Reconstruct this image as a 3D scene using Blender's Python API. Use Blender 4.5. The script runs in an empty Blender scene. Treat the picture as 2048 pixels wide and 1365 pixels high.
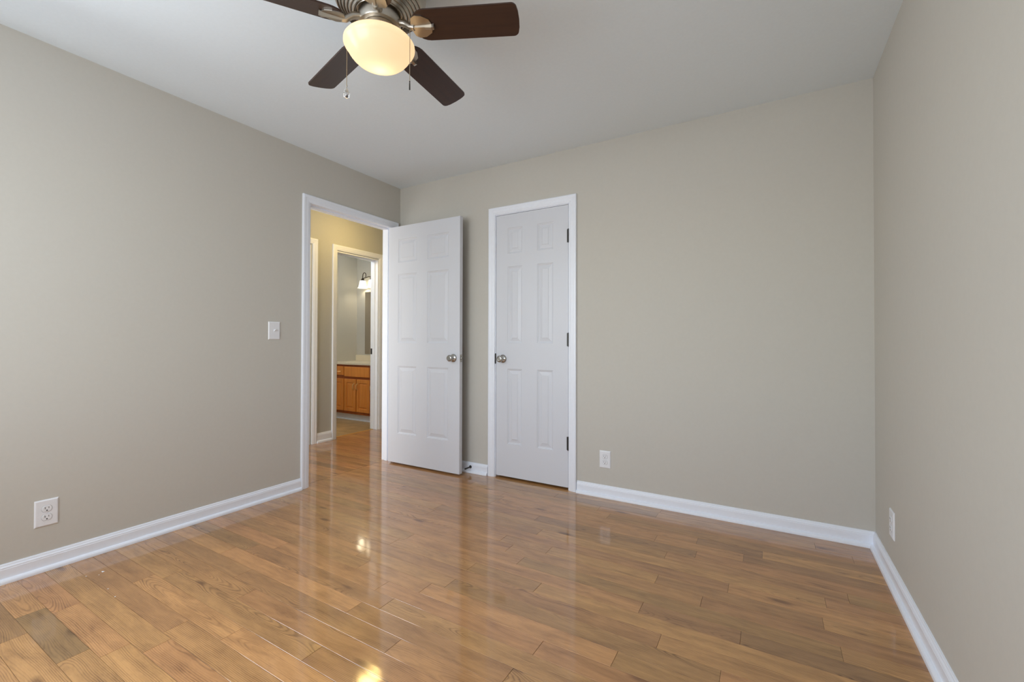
import bpy, bmesh, math, random
from mathutils import Vector, Matrix
random.seed(11)
S = bpy.context.scene
COL = S.collection

# ------------------------------------------------------------------ camera
F_PX, YAW, PITCH, ROLL, CAM_H, SHIFT_PX = 881.2, 0.5307, 0.0103, 0.0025, 1.0595, -8.3
def cam_axes():
    cy, sy = math.cos(YAW), math.sin(YAW)
    f = Vector((-sy, cy, 0)); r = Vector((cy, sy, 0)); u = Vector((0, 0, 1))
    f2 = f*math.cos(PITCH) + u*math.sin(PITCH); u2 = u*math.cos(PITCH) - f*math.sin(PITCH)
    r3 = r*math.cos(ROLL) + u2*math.sin(ROLL); u3 = u2*math.cos(ROLL) - r*math.sin(ROLL)
    return r3, u3, f2
cd = bpy.data.cameras.new('camera'); cam = bpy.data.objects.new('camera', cd); COL.objects.link(cam)
r_, u_, f_ = cam_axes()
cam.matrix_world = Matrix(((r_.x, u_.x, -f_.x, 0), (r_.y, u_.y, -f_.y, 0), (r_.z, u_.z, -f_.z, CAM_H), (0, 0, 0, 1)))
cd.sensor_width = 36; cd.lens = F_PX/2048*36; cd.shift_y = SHIFT_PX/2048; cd.clip_start = 0.02
S.camera = cam

# ------------------------------------------------------------------ view, world, lights
S.view_settings.view_transform = 'Standard'; S.view_settings.look = 'None'
S.view_settings.exposure = 0.25; S.view_settings.gamma = 1.0
S.view_settings.use_curve_mapping = False
S.cycles.max_bounces = 14; S.cycles.diffuse_bounces = 10; S.cycles.glossy_bounces = 6
S.cycles.sample_clamp_indirect = 6.0
S.cycles.caustics_reflective = False; S.cycles.caustics_refractive = False

# room measures (metres); camera stands at the origin
XL, XR, YB, YR, H = -2.892, 0.465, 2.921, -0.62, 2.44
HX0, HX1 = -4.06, -3.007          # hall far wall face, hall near wall face
BX0, BX1, BYB, BYF = -5.33, -4.18, 4.50, 2.30   # bathroom

w = bpy.data.worlds.new('World'); S.world = w; w.use_nodes = True
wn = w.node_tree.nodes; wl = w.node_tree.links
sky = wn.new('ShaderNodeTexSky'); sky.sky_type = 'NISHITA'; sky.sun_elevation = math.radians(35); sky.sun_disc = False
wl.new(sky.outputs[0], wn['Background'].inputs[0]); wn['Background'].inputs[1].default_value = 0.25

def area(name, loc, size, energy, color, rot, spread=math.pi):
    l = bpy.data.lights.new(name, 'AREA'); l.shape = 'RECTANGLE'; l.size, l.size_y = size
    l.energy = energy; l.color = color; l.spread = spread
    o = bpy.data.objects.new(name, l); o.location = loc; o.rotation_euler = rot; COL.objects.link(o); return o
def point(name, loc, energy, color, radius):
    l = bpy.data.lights.new(name, 'POINT'); l.energy = energy; l.color = color; l.shadow_soft_size = radius
    o = bpy.data.objects.new(name, l); o.location = loc; COL.objects.link(o); return o
# daylight through the two rear windows (behind the camera) and one side window added for fill
WIN = [(-2.35, -0.95, 0.85, 2.10), (-0.75, 0.25, 0.85, 2.10)]      # x0, x1, z0, z1 in the rear wall
E_WIN = [31.0, 7.0]
for (x0, x1, z0, z1), e in zip(WIN, E_WIN):
    area('window_daylight', ((x0+x1)/2, YR-0.10, (z0+z1)/2), (x1-x0-.06, z1-z0-.06), e, (0.92, 0.962, 1.0), (math.radians(78), 0, 0), math.radians(170))
FILL_WIN = (-0.50, 0.38, 0.85, 2.10)                                   # y0, y1, z0, z1 in the left wall, added unseen for fill
area('window_daylight', (XL-0.13, (FILL_WIN[0]+FILL_WIN[1])/2, (FILL_WIN[2]+FILL_WIN[3])/2), (FILL_WIN[1]-FILL_WIN[0]-.06, FILL_WIN[3]-FILL_WIN[2]-.06), 26.0, (0.92, 0.962, 1.0), (math.radians(66), 0, math.radians(-90)), math.radians(170))

# ------------------------------------------------------------------ materials
def srgb(r, g, b):
    f = lambda c: (c/255/12.92) if c/255 <= .04045 else ((c/255+.055)/1.055)**2.4
    return (f(r), f(g), f(b), 1)
def mat(name, col, rough=.5, metal=0, spec=.5, bump=None, coat=0, **kw):
    m = bpy.data.materials.new(name); m.use_nodes = True
    n = m.node_tree.nodes; l = m.node_tree.links; b = n['Principled BSDF']
    b.inputs['Base Color'].default_value = col; b.inputs['Roughness'].default_value = rough
    b.inputs['Metallic'].default_value = metal; b.inputs['Specular IOR Level'].default_value = spec
    b.inputs['Coat Weight'].default_value = coat
    for k, v in kw.items(): b.inputs[k].default_value = v
    tc = n.new('ShaderNodeTexCoord')
    # every material is procedural: a faint noise varies its tone and relief
    nz = n.new('ShaderNodeTexNoise'); nz.inputs['Scale'].default_value = bump[0] if bump else 40; nz.inputs['Detail'].default_value = 4
    l.new(tc.outputs['Object'], nz.inputs['Vector'])
    mr = n.new('ShaderNodeMapRange'); mr.inputs[3].default_value = .975; mr.inputs[4].default_value = 1.025
    l.new(nz.outputs[0], mr.inputs[0])
    mx = n.new('ShaderNodeMix'); mx.data_type = 'RGBA'; mx.blend_type = 'MULTIPLY'; mx.inputs[0].default_value = 1
    mx.inputs[6].default_value = col; l.new(mr.outputs[0], mx.inputs[7]); l.new(mx.outputs[2], b.inputs['Base Color'])
    if bump:
        bp = n.new('ShaderNodeBump'); bp.inputs['Strength'].default_value = bump[1]; bp.inputs['Distance'].default_value = bump[2]
        l.new(nz.outputs[0], bp.inputs['Height']); l.new(bp.outputs[0], b.inputs['Normal'])
    return m

M = {}
M['wall'] = mat('greige_wall_paint', srgb(194, 191, 183), .75, spec=.25, bump=(55, .12, .002))
M['hall_wall'] = mat('grey_green_hall_paint', srgb(182, 183, 178), .75, spec=.25, bump=(55, .12, .002))
M['ceiling'] = mat('flat_white_ceiling_paint', srgb(226, 235, 241), .9, spec=.15, bump=(70, .15, .002))
M['trim'] = mat('semi_gloss_white_trim', srgb(232, 237, 246), .32, spec=.45)
M['door'] = mat('painted_white_door', srgb(209, 212, 219), .38, spec=.4, bump=(180, .08, .0006))
M['plastic'] = mat('white_plastic', srgb(226, 228, 232), .3)
M['slot'] = mat('dark_socket_slot', srgb(28, 27, 26), .6)
M['nickel'] = mat('satin_nickel', srgb(176, 174, 170), .26, metal=1)
M['steel'] = mat('dark_steel', srgb(72, 70, 68), .35, metal=1)
M['fan_metal'] = mat('brushed_pewter', srgb(186, 179, 168), .34, metal=1)
M['fan_gap'] = mat('dark_vent_gap', srgb(30, 28, 25), .6)
M['brass'] = mat('antique_brass_pull', srgb(236, 200, 140), .42, metal=.55)
M['chain'] = mat('bead_chain_metal', srgb(170, 160, 140), .3, metal=1)
M['crystal'] = mat('clear_crystal', (1, 1, 1, 1), .02, **{'Transmission Weight': 1.0, 'IOR': 1.5})
M['counter'] = mat('cream_cultured_marble', srgb(222, 212, 190), .25)
M['mirror'] = mat('mirror_glass', srgb(196, 188, 180), .03, metal=1)
M['bronze'] = mat('dark_bronze', srgb(78, 68, 58), .4, metal=1)
M['gold_strip'] = mat('gold_metal_threshold', srgb(214, 160, 80), .3, metal=.8)
M['fob'] = mat('black_fob', srgb(25, 24, 24), .4)
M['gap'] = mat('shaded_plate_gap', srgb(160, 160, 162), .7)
M['seam'] = mat('shaded_seam_wood', srgb(92, 62, 40), .8)  # sub-floor's own brown, seen between the planks
M['outside'] = mat('grey_outdoor_ground', srgb(120, 122, 118), .9)

def glass_shade(name, tint, emis, trans):
    m = bpy.data.materials.new(name); m.use_nodes = True
    n = m.node_tree.nodes; l = m.node_tree.links; n.remove(n['Principled BSDF'])
    out = n['Material Output']
    df = n.new('ShaderNodeBsdfDiffuse'); tr = n.new('ShaderNodeBsdfTranslucent'); gl = n.new('ShaderNodeBsdfGlossy'); em = n.new('ShaderNodeEmission')
    nz = n.new('ShaderNodeTexNoise'); nz.inputs['Scale'].default_value = 9
    cr = n.new('ShaderNodeMix'); cr.data_type = 'RGBA'; cr.inputs[6].default_value = tint
    cr.inputs[7].default_value = tuple(c*.93 for c in tint[:3]) + (1,); l.new(nz.outputs[0], cr.inputs[0])
    for s in (df, tr): l.new(cr.outputs[2], s.inputs[0])
    gl.inputs['Roughness'].default_value = .25
    em.inputs[0].default_value = emis[0]; em.inputs[1].default_value = emis[1]
    m1 = n.new('ShaderNodeMixShader'); m1.inputs[0].default_value = trans; l.new(df.outputs[0], m1.inputs[1]); l.new(tr.outputs[0], m1.inputs[2])
    m2 = n.new('ShaderNodeMixShader'); m2.inputs[0].default_value = .04; l.new(m1.outputs[0], m2.inputs[1]); l.new(gl.outputs[0], m2.inputs[2])
    ad = n.new('ShaderNodeAddShader'); l.new(m2.outputs[0], ad.inputs[0]); l.new(em.outputs[0], ad.inputs[1])
    l.new(ad.outputs[0], out.inputs[0]); return m
M['globe'] = glass_shade('frosted_fan_globe', (.95, .86, .70, 1), ((1, .69, .40, 1), .36), .75)
M['shade'] = glass_shade('frosted_bell_shade', (.95, .93, .85, 1), ((1, .93, .74, 1), .75), .7)
M['hall_glass'] = glass_shade('lit_hall_glass', (.95, .85, .6, 1), ((1, .70, .26, 1), 34.0), .6)

def node(n, t, **kw):
    x = n.new(t)
    for k, v in kw.items(): setattr(x, k, v)
    return x
def wood_floor(name, tone=1.0, light=(192, 144, 90), dark=(116, 77, 40)):
    """oak strip: growth rings cut by each plank's own plane, pores, knots; tone from the plank's own colour attribute"""
    m = bpy.data.materials.new(name); m.use_nodes = True
    n = m.node_tree.nodes; l = m.node_tree.links; b = n['Principled BSDF']
    uv = node(n, 'ShaderNodeUVMap'); uv.uv_map = 'plank'
    at = node(n, 'ShaderNodeAttribute', attribute_name='tone')           # rgb = three random numbers of the plank
    sep = node(n, 'ShaderNodeSeparateColor'); l.new(at.outputs['Color'], sep.inputs[0])
    su = node(n, 'ShaderNodeSeparateXYZ'); l.new(uv.outputs[0], su.inputs[0])
    def mth(op, a, b_=None, c=None):
        x = node(n, 'ShaderNodeMath', operation=op)
        for i, v in enumerate((a, b_, c)):
            if v is None: continue
            if isinstance(v, (int, float)): x.inputs[i].default_value = v
            else: l.new(v, x.inputs[i])
        return x.outputs[0]
    def noise(vec, scale, detail=3, rough=.5, dist=0):
        x = node(n, 'ShaderNodeTexNoise'); x.inputs['Scale'].default_value = scale; x.inputs['Detail'].default_value = detail
        x.inputs['Roughness'].default_value = rough; x.inputs['Distortion'].default_value = dist; l.new(vec, x.inputs['Vector']); return x.outputs[0]
    def stretch(sx, sy):
        x = node(n, 'ShaderNodeVectorMath', operation='MULTIPLY'); x.inputs[1].default_value = (sx, sy, 1); l.new(uv.outputs[0], x.inputs[0]); return x.outputs[0]
    n_low = noise(stretch(2.2, 5), 1.0, 2)
    n_mid = noise(stretch(7, 30), 1.0, 3)
    # pith distance: v offset by plank random, depth drifts along the plank
    uv2 = node(n, 'ShaderNodeUVMap'); uv2.uv_map = 'local'
    s2 = node(n, 'ShaderNodeSeparateXYZ'); l.new(uv2.outputs[0], s2.inputs[0])
    n_one = noise(stretch(1.5, .02), 1.0, 2)
    vv = mth('MULTIPLY_ADD', sep.outputs[1], .20, s2.outputs[1])
    v1 = mth('ADD', mth('SUBTRACT', vv, .10), mth('MULTIPLY', mth('SUBTRACT', n_low, .5), .035))
    v2 = mth('MULTIPLY', v1, 1.0)
    d1 = mth('ADD', mth('MULTIPLY', mth('SUBTRACT', n_one, .38), .16), mth('MULTIPLY', mth('SUBTRACT', n_mid, .5), .009))
    rr = mth('SQRT', mth('ADD', mth('MULTIPLY', v2, v2), mth('MULTIPLY', d1, d1)))
    ph = mth('MULTIPLY', rr, 1250.0)
    ring = mth('MULTIPLY_ADD', mth('SINE', ph), .5, .5)
    ring = mth('POWER', ring, 2.6)
    cmb = node(n, 'ShaderNodeCombineXYZ'); l.new(mth('MULTIPLY', rr, 70.0), cmb.inputs[0]); l.new(mth('MULTIPLY', sep.outputs[1], 50.0), cmb.inputs[1]); l.new(mth('MULTIPLY', su.outputs[0], .8), cmb.inputs[2])
    band = node(n, 'ShaderNodeMapRange'); band.inputs[1].default_value = .38; band.inputs[2].default_value = .66; band.inputs[3].default_value = .15; band.inputs[4].default_value = 1.25
    l.new(noise(cmb.outputs[0], 1.0, 2), band.inputs[0]); ring = mth('MULTIPLY', ring, band.outputs[0])
    pores = noise(stretch(28, 900), 1.0, 4, .65)
    pr2 = node(n, 'ShaderNodeMapRange'); pr2.inputs[1].default_value = .48; pr2.inputs[2].default_value = .72; l.new(pores, pr2.inputs[0])
    blot = noise(stretch(5.0, 22), 1.0, 5, .62, .5)
    # knots
    vo = node(n, 'ShaderNodeTexVoronoi'); vo.inputs['Scale'].default_value = 1.0; l.new(stretch(2.6, 9), vo.inputs['Vector'])
    kn = node(n, 'ShaderNodeMapRange'); kn.inputs[1].default_value = .03; kn.inputs[2].default_value = .15; kn.inputs[3].default_value = 1; kn.inputs[4].default_value = 0
    l.new(mth('ADD', vo.outputs['Distance'], mth('MULTIPLY', mth('SUBTRACT', n_mid, .5), .18)), kn.inputs[0])
    vc = node(n, 'ShaderNodeSeparateColor'); l.new(vo.outputs['Color'], vc.inputs[0])
    knot = mth('MULTIPLY', kn.outputs[0], mth('GREATER_THAN', vc.outputs[0], .55))
    amt = mth('ADD', mth('MULTIPLY', ring, .46), mth('MULTIPLY', pr2.outputs[0], .30))
    bl2 = node(n, 'ShaderNodeMapRange'); bl2.inputs[1].default_value = .38; bl2.inputs[2].default_value = .78; bl2.inputs[4].default_value = .60; l.new(blot, bl2.inputs[0])
    amt = mth('ADD', amt, bl2.outputs[0])
    amt = mth('ADD', amt, mth('MULTIPLY', knot, .8))
    ramp = node(n, 'ShaderNodeMix', data_type='RGBA'); ramp.inputs[6].default_value = srgb(*light); ramp.inputs[7].default_value = srgb(*dark)
    l.new(amt, ramp.inputs[0])
    # plank tone: 0 dark olive .. 1 light
    tr = node(n, 'ShaderNodeValToRGB'); e = tr.color_ramp.elements
    e[0].position = 0; e[0].color = (.60, .64, .66, 1); e[1].position = 1; e[1].color = (1.16, 1.14, 1.13, 1)
    x = e.new(.35); x.color = (.86, .85, .84, 1); x = e.new(.7); x.color = (1.02, 1.0, .99, 1)
    l.new(sep.outputs[0], tr.inputs[0])
    mu = node(n, 'ShaderNodeMix', data_type='RGBA', blend_type='MULTIPLY'); mu.inputs[0].default_value = 1
    l.new(ramp.outputs[2], mu.inputs[6]); l.new(tr.outputs[0], mu.inputs[7])
    hs = node(n, 'ShaderNodeHueSaturation'); l.new(mu.outputs[2], hs.inputs['Color'])
    l.new(mth('MULTIPLY_ADD', sep.outputs[2], .010, .4940), hs.inputs['Hue']); hs.inputs['Value'].default_value = tone
    l.new(hs.outputs[0], b.inputs['Base Color'])
    b.inputs['Roughness'].default_value = .42; b.inputs['Specular IOR Level'].default_value = .35
    b.inputs['Coat Weight'].default_value = 1.0; b.inputs['Coat Roughness'].default_value = .075; b.inputs['Coat IOR'].default_value = 1.54
    wob = noise(stretch(5, 16), 1.0, 2)
    hgt = mth('ADD', mth('MULTIPLY', wob, 1.0), mth('MULTIPLY', amt, -.025))
    bp = node(n, 'ShaderNodeBump'); bp.inputs['Strength'].default_value = .28; bp.inputs['Distance'].default_value = .0012
    l.new(hgt, bp.inputs['Height']); l.new(bp.outputs[0], b.inputs['Coat Normal'])
    return m
M['oak'] = wood_floor('oak_strip_floor')
M['oak_hall'] = wood_floor('oak_strip_hall_floor')

def cabinet_wood(name='honey_oak_cabinet', c0=(236, 158, 74), c1=(192, 112, 44)):
    m = bpy.data.materials.new(name); m.use_nodes = True
    n = m.node_tree.nodes; l = m.node_tree.links; b = n['Principled BSDF']
    tc = n.new('ShaderNodeTexCoord'); mp = n.new('ShaderNodeMapping'); mp.inputs['Scale'].default_value = (45, 45, 4)
    l.new(tc.outputs['Object'], mp.inputs[0]); nz = n.new('ShaderNodeTexNoise'); nz.inputs['Scale'].default_value = 1; nz.inputs['Detail'].default_value = 5
    l.new(mp.outputs[0], nz.inputs[0]); mx = n.new('ShaderNodeMix'); mx.data_type = 'RGBA'
    mx.inputs[6].default_value = srgb(*c0); mx.inputs[7].default_value = srgb(*c1); l.new(nz.outputs[0], mx.inputs[0])
    l.new(mx.outputs[2], b.inputs['Base Color']); b.inputs['Roughness'].default_value = .35; return m
M['cab'] = cabinet_wood(); M['cab_frame'] = cabinet_wood('darker_oak_face_frame', (176, 96, 44), (140, 70, 28))
def blade_wood():
    m = bpy.data.materials.new('dark_walnut_blade'); m.use_nodes = True
    n = m.node_tree.nodes; l = m.node_tree.links; b = n['Principled BSDF']
    tc = n.new('ShaderNodeTexCoord'); mp = n.new('ShaderNodeMapping'); mp.inputs['Scale'].default_value = (5, 90, 20)
    l.new(tc.outputs['Object'], mp.inputs[0]); nz = n.new('ShaderNodeTexNoise'); nz.inputs['Scale'].default_value = 1; nz.inputs['Detail'].default_value = 4
    l.new(mp.outputs[0], nz.inputs[0]); mx = n.new('ShaderNodeMix'); mx.data_type = 'RGBA'
    mx.inputs[6].default_value = srgb(66, 42, 30); mx.inputs[7].default_value = srgb(42, 28, 24); l.new(nz.outputs[0], mx.inputs[0])
    l.new(mx.outputs[2], b.inputs['Base Color']); b.inputs['Roughness'].default_value = .38; return m
M['blade'] = blade_wood()
def vinyl():
    m = bpy.data.materials.new('tan_vinyl_tile'); m.use_nodes = True
    n = m.node_tree.nodes; l = m.node_tree.links; b = n['Principled BSDF']
    tc = n.new('ShaderNodeTexCoord')
    br = n.new('ShaderNodeTexBrick'); br.offset = 0; br.inputs['Scale'].default_value = 3.2; br.inputs['Brick Width'].default_value = 1; br.inputs['Row Height'].default_value = 1
    br.inputs['Mortar Size'].default_value = .012
    br.inputs[1].default_value = srgb(182, 156, 112); br.inputs[2].default_value = srgb(158, 130, 88); br.inputs[3].default_value = srgb(140, 116, 80)
    l.new(tc.outputs['Object'], br.inputs[0])
    nz = n.new('ShaderNodeTexNoise'); nz.inputs['Scale'].default_value = 7; nz.inputs['Detail'].default_value = 5; l.new(tc.outputs['Object'], nz.inputs[0])
    mx = n.new('ShaderNodeMix'); mx.data_type = 'RGBA'; mx.blend_type = 'OVERLAY'; mx.inputs[0].default_value = .55
    l.new(br.outputs[0], mx.inputs[6]); l.new(nz.outputs[0], mx.inputs[7]); l.new(mx.outputs[2], b.inputs['Base Color'])
    b.inputs['Roughness'].default_value = .35; return m
M['vinyl'] = vinyl()

# ------------------------------------------------------------------ mesh helpers
def link(name, bm, m, parent=None, smooth=False, sharp=None):
    bmesh.ops.recalc_face_normals(bm, faces=bm.faces[:])
    me = bpy.data.meshes.new(name); bm.to_mesh(me); bm.free()
    ms = m if isinstance(m, (list, tuple)) else [m]
    for x in ms: me.materials.append(x)
    if smooth:
        for p in me.polygons: p.use_smooth = True
        me.set_sharp_from_angle(angle=math.radians(sharp or 40))
    o = bpy.data.objects.new(name, me); COL.objects.link(o)
    if parent: o.parent = parent
    return o
def box(bm, x0, x1, y0, y1, z0, z1, bev=0, mi=0):
    g = bmesh.ops.create_cube(bm, size=1)
    for v in g['verts']:
        v.co = Vector((x0+(v.co.x+.5)*(x1-x0), y0+(v.co.y+.5)*(y1-y0), z0+(v.co.z+.5)*(z1-z0)))
    fs = set(f for v in g['verts'] for f in v.link_faces)
    for f in fs: f.material_index = mi
    if bev:
        es = list(set(e for v in g['verts'] for e in v.link_edges))
        bmesh.ops.bevel(bm, geom=es, offset=bev, segments=2, affect='EDGES')
    return bm
def lathe(bm, prof, mtx=Matrix(), seg=48, mi=None, cap=True):
    """prof = [(r, z)...] turned about z, then moved by mtx"""
    rings = []
    for r, z in prof:
        if r < 1e-6: rings.append([bm.verts.new(mtx @ Vector((0, 0, z)))])
        else: rings.append([bm.verts.new(mtx @ Vector((r*math.cos(2*math.pi*i/seg), r*math.sin(2*math.pi*i/seg), z))) for i in range(seg)])
    for k in range(len(rings)-1):
        a, b = rings[k], rings[k+1]
        if len(a) == 1 and len(b) == 1: continue
        for i in range(seg):
            j = (i+1) % seg
            vs = [a[0], b[j], b[i]] if len(a) == 1 else ([a[i], a[j], b[0]] if len(b) == 1 else [a[i], a[j], b[j], b[i]])
            f = bm.faces.new(vs)
            if mi: f.material_index = mi[k]
    if cap:
        for rg in (rings[0], rings[-1]):
            if len(rg) > 1: bm.faces.new(rg)
    return bm
def tube(bm, pts, rad, seg=8, cap=True):
    pts = [Vector(p) for p in pts]; rings = []; up = None
    rads = rad if isinstance(rad, (list, tuple)) else [rad]*len(pts)
    for i, p in enumerate(pts):
        t = (pts[min(i+1, len(pts)-1)] - pts[max(i-1, 0)]).normalized()
        if up is None: up = t.orthogonal().normalized()
        up = (up - t*up.dot(t)).normalized(); s = t.cross(up)
        rings.append([bm.verts.new(p + (up*math.cos(2*math.pi*k/seg) + s*math.sin(2*math.pi*k/seg))*rads[i]) for k in range(seg)])
    for a, b in zip(rings, rings[1:]):
        for k in range(seg): bm.faces.new([a[k], a[(k+1) % seg], b[(k+1) % seg], b[k]])
    if cap: bm.faces.new(rings[0]); bm.faces.new(rings[-1])
    return bm
def strip(bm, prof, p0, p1, out, up=Vector((0, 0, 1)), m0=0, m1=0):
    """sweep a profile [(t,h)] (t along out, h along up) from p0 to p1; m0/m1 lengthen the ends by m*t (mitres)"""
    p0, p1, out = Vector(p0), Vector(p1), Vector(out); d = (p1-p0).normalized()
    A = [bm.verts.new(p0 + out*t + up*h - d*(m0*t)) for t, h in prof]
    B = [bm.verts.new(p1 + out*t + up*h + d*(m1*t)) for t, h in prof]
    k = len(prof)
    for i in range(k): bm.faces.new([A[i], A[(i+1) % k], B[(i+1) % k], B[i]])
    bm.faces.new(A); bm.faces.new(B[::-1]); return bm
def tag(o, label=None, cat=None, group=None, kind=None):
    if label: o['label'] = label
    if cat: o['category'] = cat
    if group: o['group'] = group
    if kind: o['kind'] = kind
    return o
def struct(name, bm, m, **k): return tag(link(name, bm, m, **k), kind='structure')
def empty(name, loc, label, cat, group=None, rot=0):
    o = bpy.data.objects.new(name, None); COL.objects.link(o); o.location = loc; o.rotation_euler = (0, 0, rot)
    o.empty_display_size = .05; return tag(o, label, cat, group)

# ------------------------------------------------------------------ walls
T = .115
DO = (2.004, 2.838, 2.078)      # bedroom door rough opening in left wall: y0, y1, top
bm = bmesh.new()
y0, y1, z0, z1 = FILL_WIN
box(bm, XL-T, XL, y1, DO[0], 0, H); box(bm, XL-T, XL, YR-T, y0, 0, H); box(bm, XL-T, XL, y0, y1, 0, z0); box(bm, XL-T, XL, y0, y1, z1, H); box(bm, XL-T, XL, DO[1], 4.75, 0, H); box(bm, XL-T, XL, DO[0], DO[1], DO[2], H)
struct('wall_left', bm, M['wall'])
CO = (-1.876, -1.232, 2.060)    # closet rough opening in back wall
bm = bmesh.new()
box(bm, XL, CO[0], YB, YB+T, 0, H); box(bm, CO[1], XR+T, YB, YB+T, 0, H); box(bm, CO[0], CO[1], YB, YB+T, CO[2], H)
struct('wall_back', bm, M['wall'])
bm = bmesh.new()
box(bm, XR, XR+T, YR-T, YB, 0, H)
struct('wall_right', bm, M['wall'])
bm = bmesh.new()
xs = [XL] + [v for a in WIN for v in a[:2]] + [XR]
for i in range(0, len(xs), 2): box(bm, xs[i], xs[i+1], YR-T, YR, 0, H)
for a in WIN:
    box(bm, a[0], a[1], YR-T, YR, 0, a[2]); box(bm, a[0], a[1], YR-T, YR, a[3], H)
struct('wall_rear', bm, M['wall'])
# closet behind the closed door
bm = bmesh.new(); box(bm, -2.4, -2.35, YB+T, 3.65, 0, H); box(bm, -.8, -.75, YB+T, 3.65, 0, H); box(bm, -2.4, -.75, 3.65, 3.7, 0, H)
struct('wall_closet', bm, M['wall'])
# hall and bathroom walls
HD = (2.14, 2.846, 2.046)       # hall closed door opening in the hall far wall
BD = (3.148, 3.750, 2.042)      # bathroom door opening
bm = bmesh.new()
for a, b in ((1.0, HD[0]), (HD[1], BD[0]), (BD[1], 4.75)): box(bm, BX1, HX0, a, b, 0, H)
box(bm, BX1, HX0, HD[0], HD[1], HD[2], H); box(bm, BX1, HX0, BD[0], BD[1], BD[2], H)
struct('wall_hall', bm, M['hall_wall'])
bm = bmesh.new(); box(bm, HX0, HX1, .95, 1.0, 2.10, H); box(bm, HX0, HX0+.08, .95, 1.0, 0, 2.10); box(bm, HX1-.08, HX1, .95, 1.0, 0, 2.10); struct('wall_hall_front', bm, M['hall_wall'])
area('lit_room_beyond_hall', ((HX0+HX1)/2, .90, 1.15), (.86, 1.8), 20.0, (1.0, .94, .86), (math.radians(86), 0, 0))  # added fill at the unseen hall end, brightens hall walls and floor
bm = bmesh.new(); box(bm, HX0, HX1, 4.75, 4.80, 0, H); struct('wall_hall_rear', bm, M['hall_wall'])
bm = bmesh.new(); box(bm, BX0-.06, BX0, BYF, BYB+.06, 0, H); struct('wall_bath_left', bm, M['wall'])
bm = bmesh.new(); box(bm, BX0, BX1, BYB, BYB+.06, 0, H); struct('wall_bath_back', bm, M['wall'])
bm = bmesh.new(); box(bm, BX0-.06, BX1, BYF-.06, BYF, 0, H); struct('wall_bath_front', bm, M['wall'])
bm = bmesh.new(); box(bm, BX0-.06, XR+T, YR-T, 4.80, H, H+.08); struct('ceiling', bm, M['ceiling'])

# ------------------------------------------------------------------ plank floors (real strips, one mesh per floor)
PW, PY0 = .083, .582
J = [(-2.481,.528),(-2.019,.541),(-2.32,.458),(-2.406,.64),(-1.839,.704),(-2.406,.858),(-1.934,.603),(-2.075,1.123),(-1.771,1.542),(-1.667,1.476),
 (-1.454,1.354),(-1.431,1.206),(-1.338,1.281),(-1.716,1.697),(-2.186,1.371),(-1.343,.955),(-1.681,.855),(-1.281,1.426),(-.449,1.78),(-.442,2.042),
 (-.344,1.606),(-.453,1.449),(-.247,1.943),(-.869,1.723),(-.096,1.777),(.168,2.023),(.19,2.194),(.274,2.292),(.206,1.868),(-.16,2.099),(-.141,1.544),
 (-1.82,2.109),(-.973,2.035),(-1.045,1.873),(-1.213,1.533),(-1.216,1.738),(-1.244,2.06),(-.601,2.78),(-.537,2.445),(-.34,2.542),(-.452,2.289),
 (-.324,2.353),(-.118,2.452),(-.038,2.523),(.196,2.787),(.343,2.703)]
TONES = [(-2.25,.54,.0),(-2.6,.45,.12),(-1.9,.45,.62),(-2.1,.87,.9),(-1.5,.86,.95),(-2.45,.87,.45),(-1.75,1.12,.28),(-2.3,1.12,.3),(-1.0,1.12,.5),(-.4,1.53,.2),
 (-.9,1.45,.85),(0,1.6,.75),(-.6,1.61,.75),(-.3,1.78,.22),(-.6,1.78,.72),(0,2.04,.85),(-.3,2.04,.35),(-.2,2.19,.8),(0,1.95,.35),(.1,1.78,.15),(.35,1.87,.7),(-.2,1.87,.5),
 (-.45,2.35,.2),(-.2,2.35,.7),(-.3,2.45,.8),(0,2.45,.3),(-.1,2.53,.25),(-.9,2.77,.15),(-.4,2.77,.6),(-1.5,1.54,.6),(-1.0,1.54,.3),(-1.2,1.36,.6),(-1.6,1.29,.55),
 (-.9,2.04,.75),(-.8,1.87,.3),(-1.4,1.87,.6),(-1.7,1.7,.6),(-1.2,1.7,.45),(-1.0,1.62,.35),(-2.0,1.29,.3),(-2.6,.63,.6),(-2.1,.63,.75),(-1.5,.7,.7)]
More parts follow.
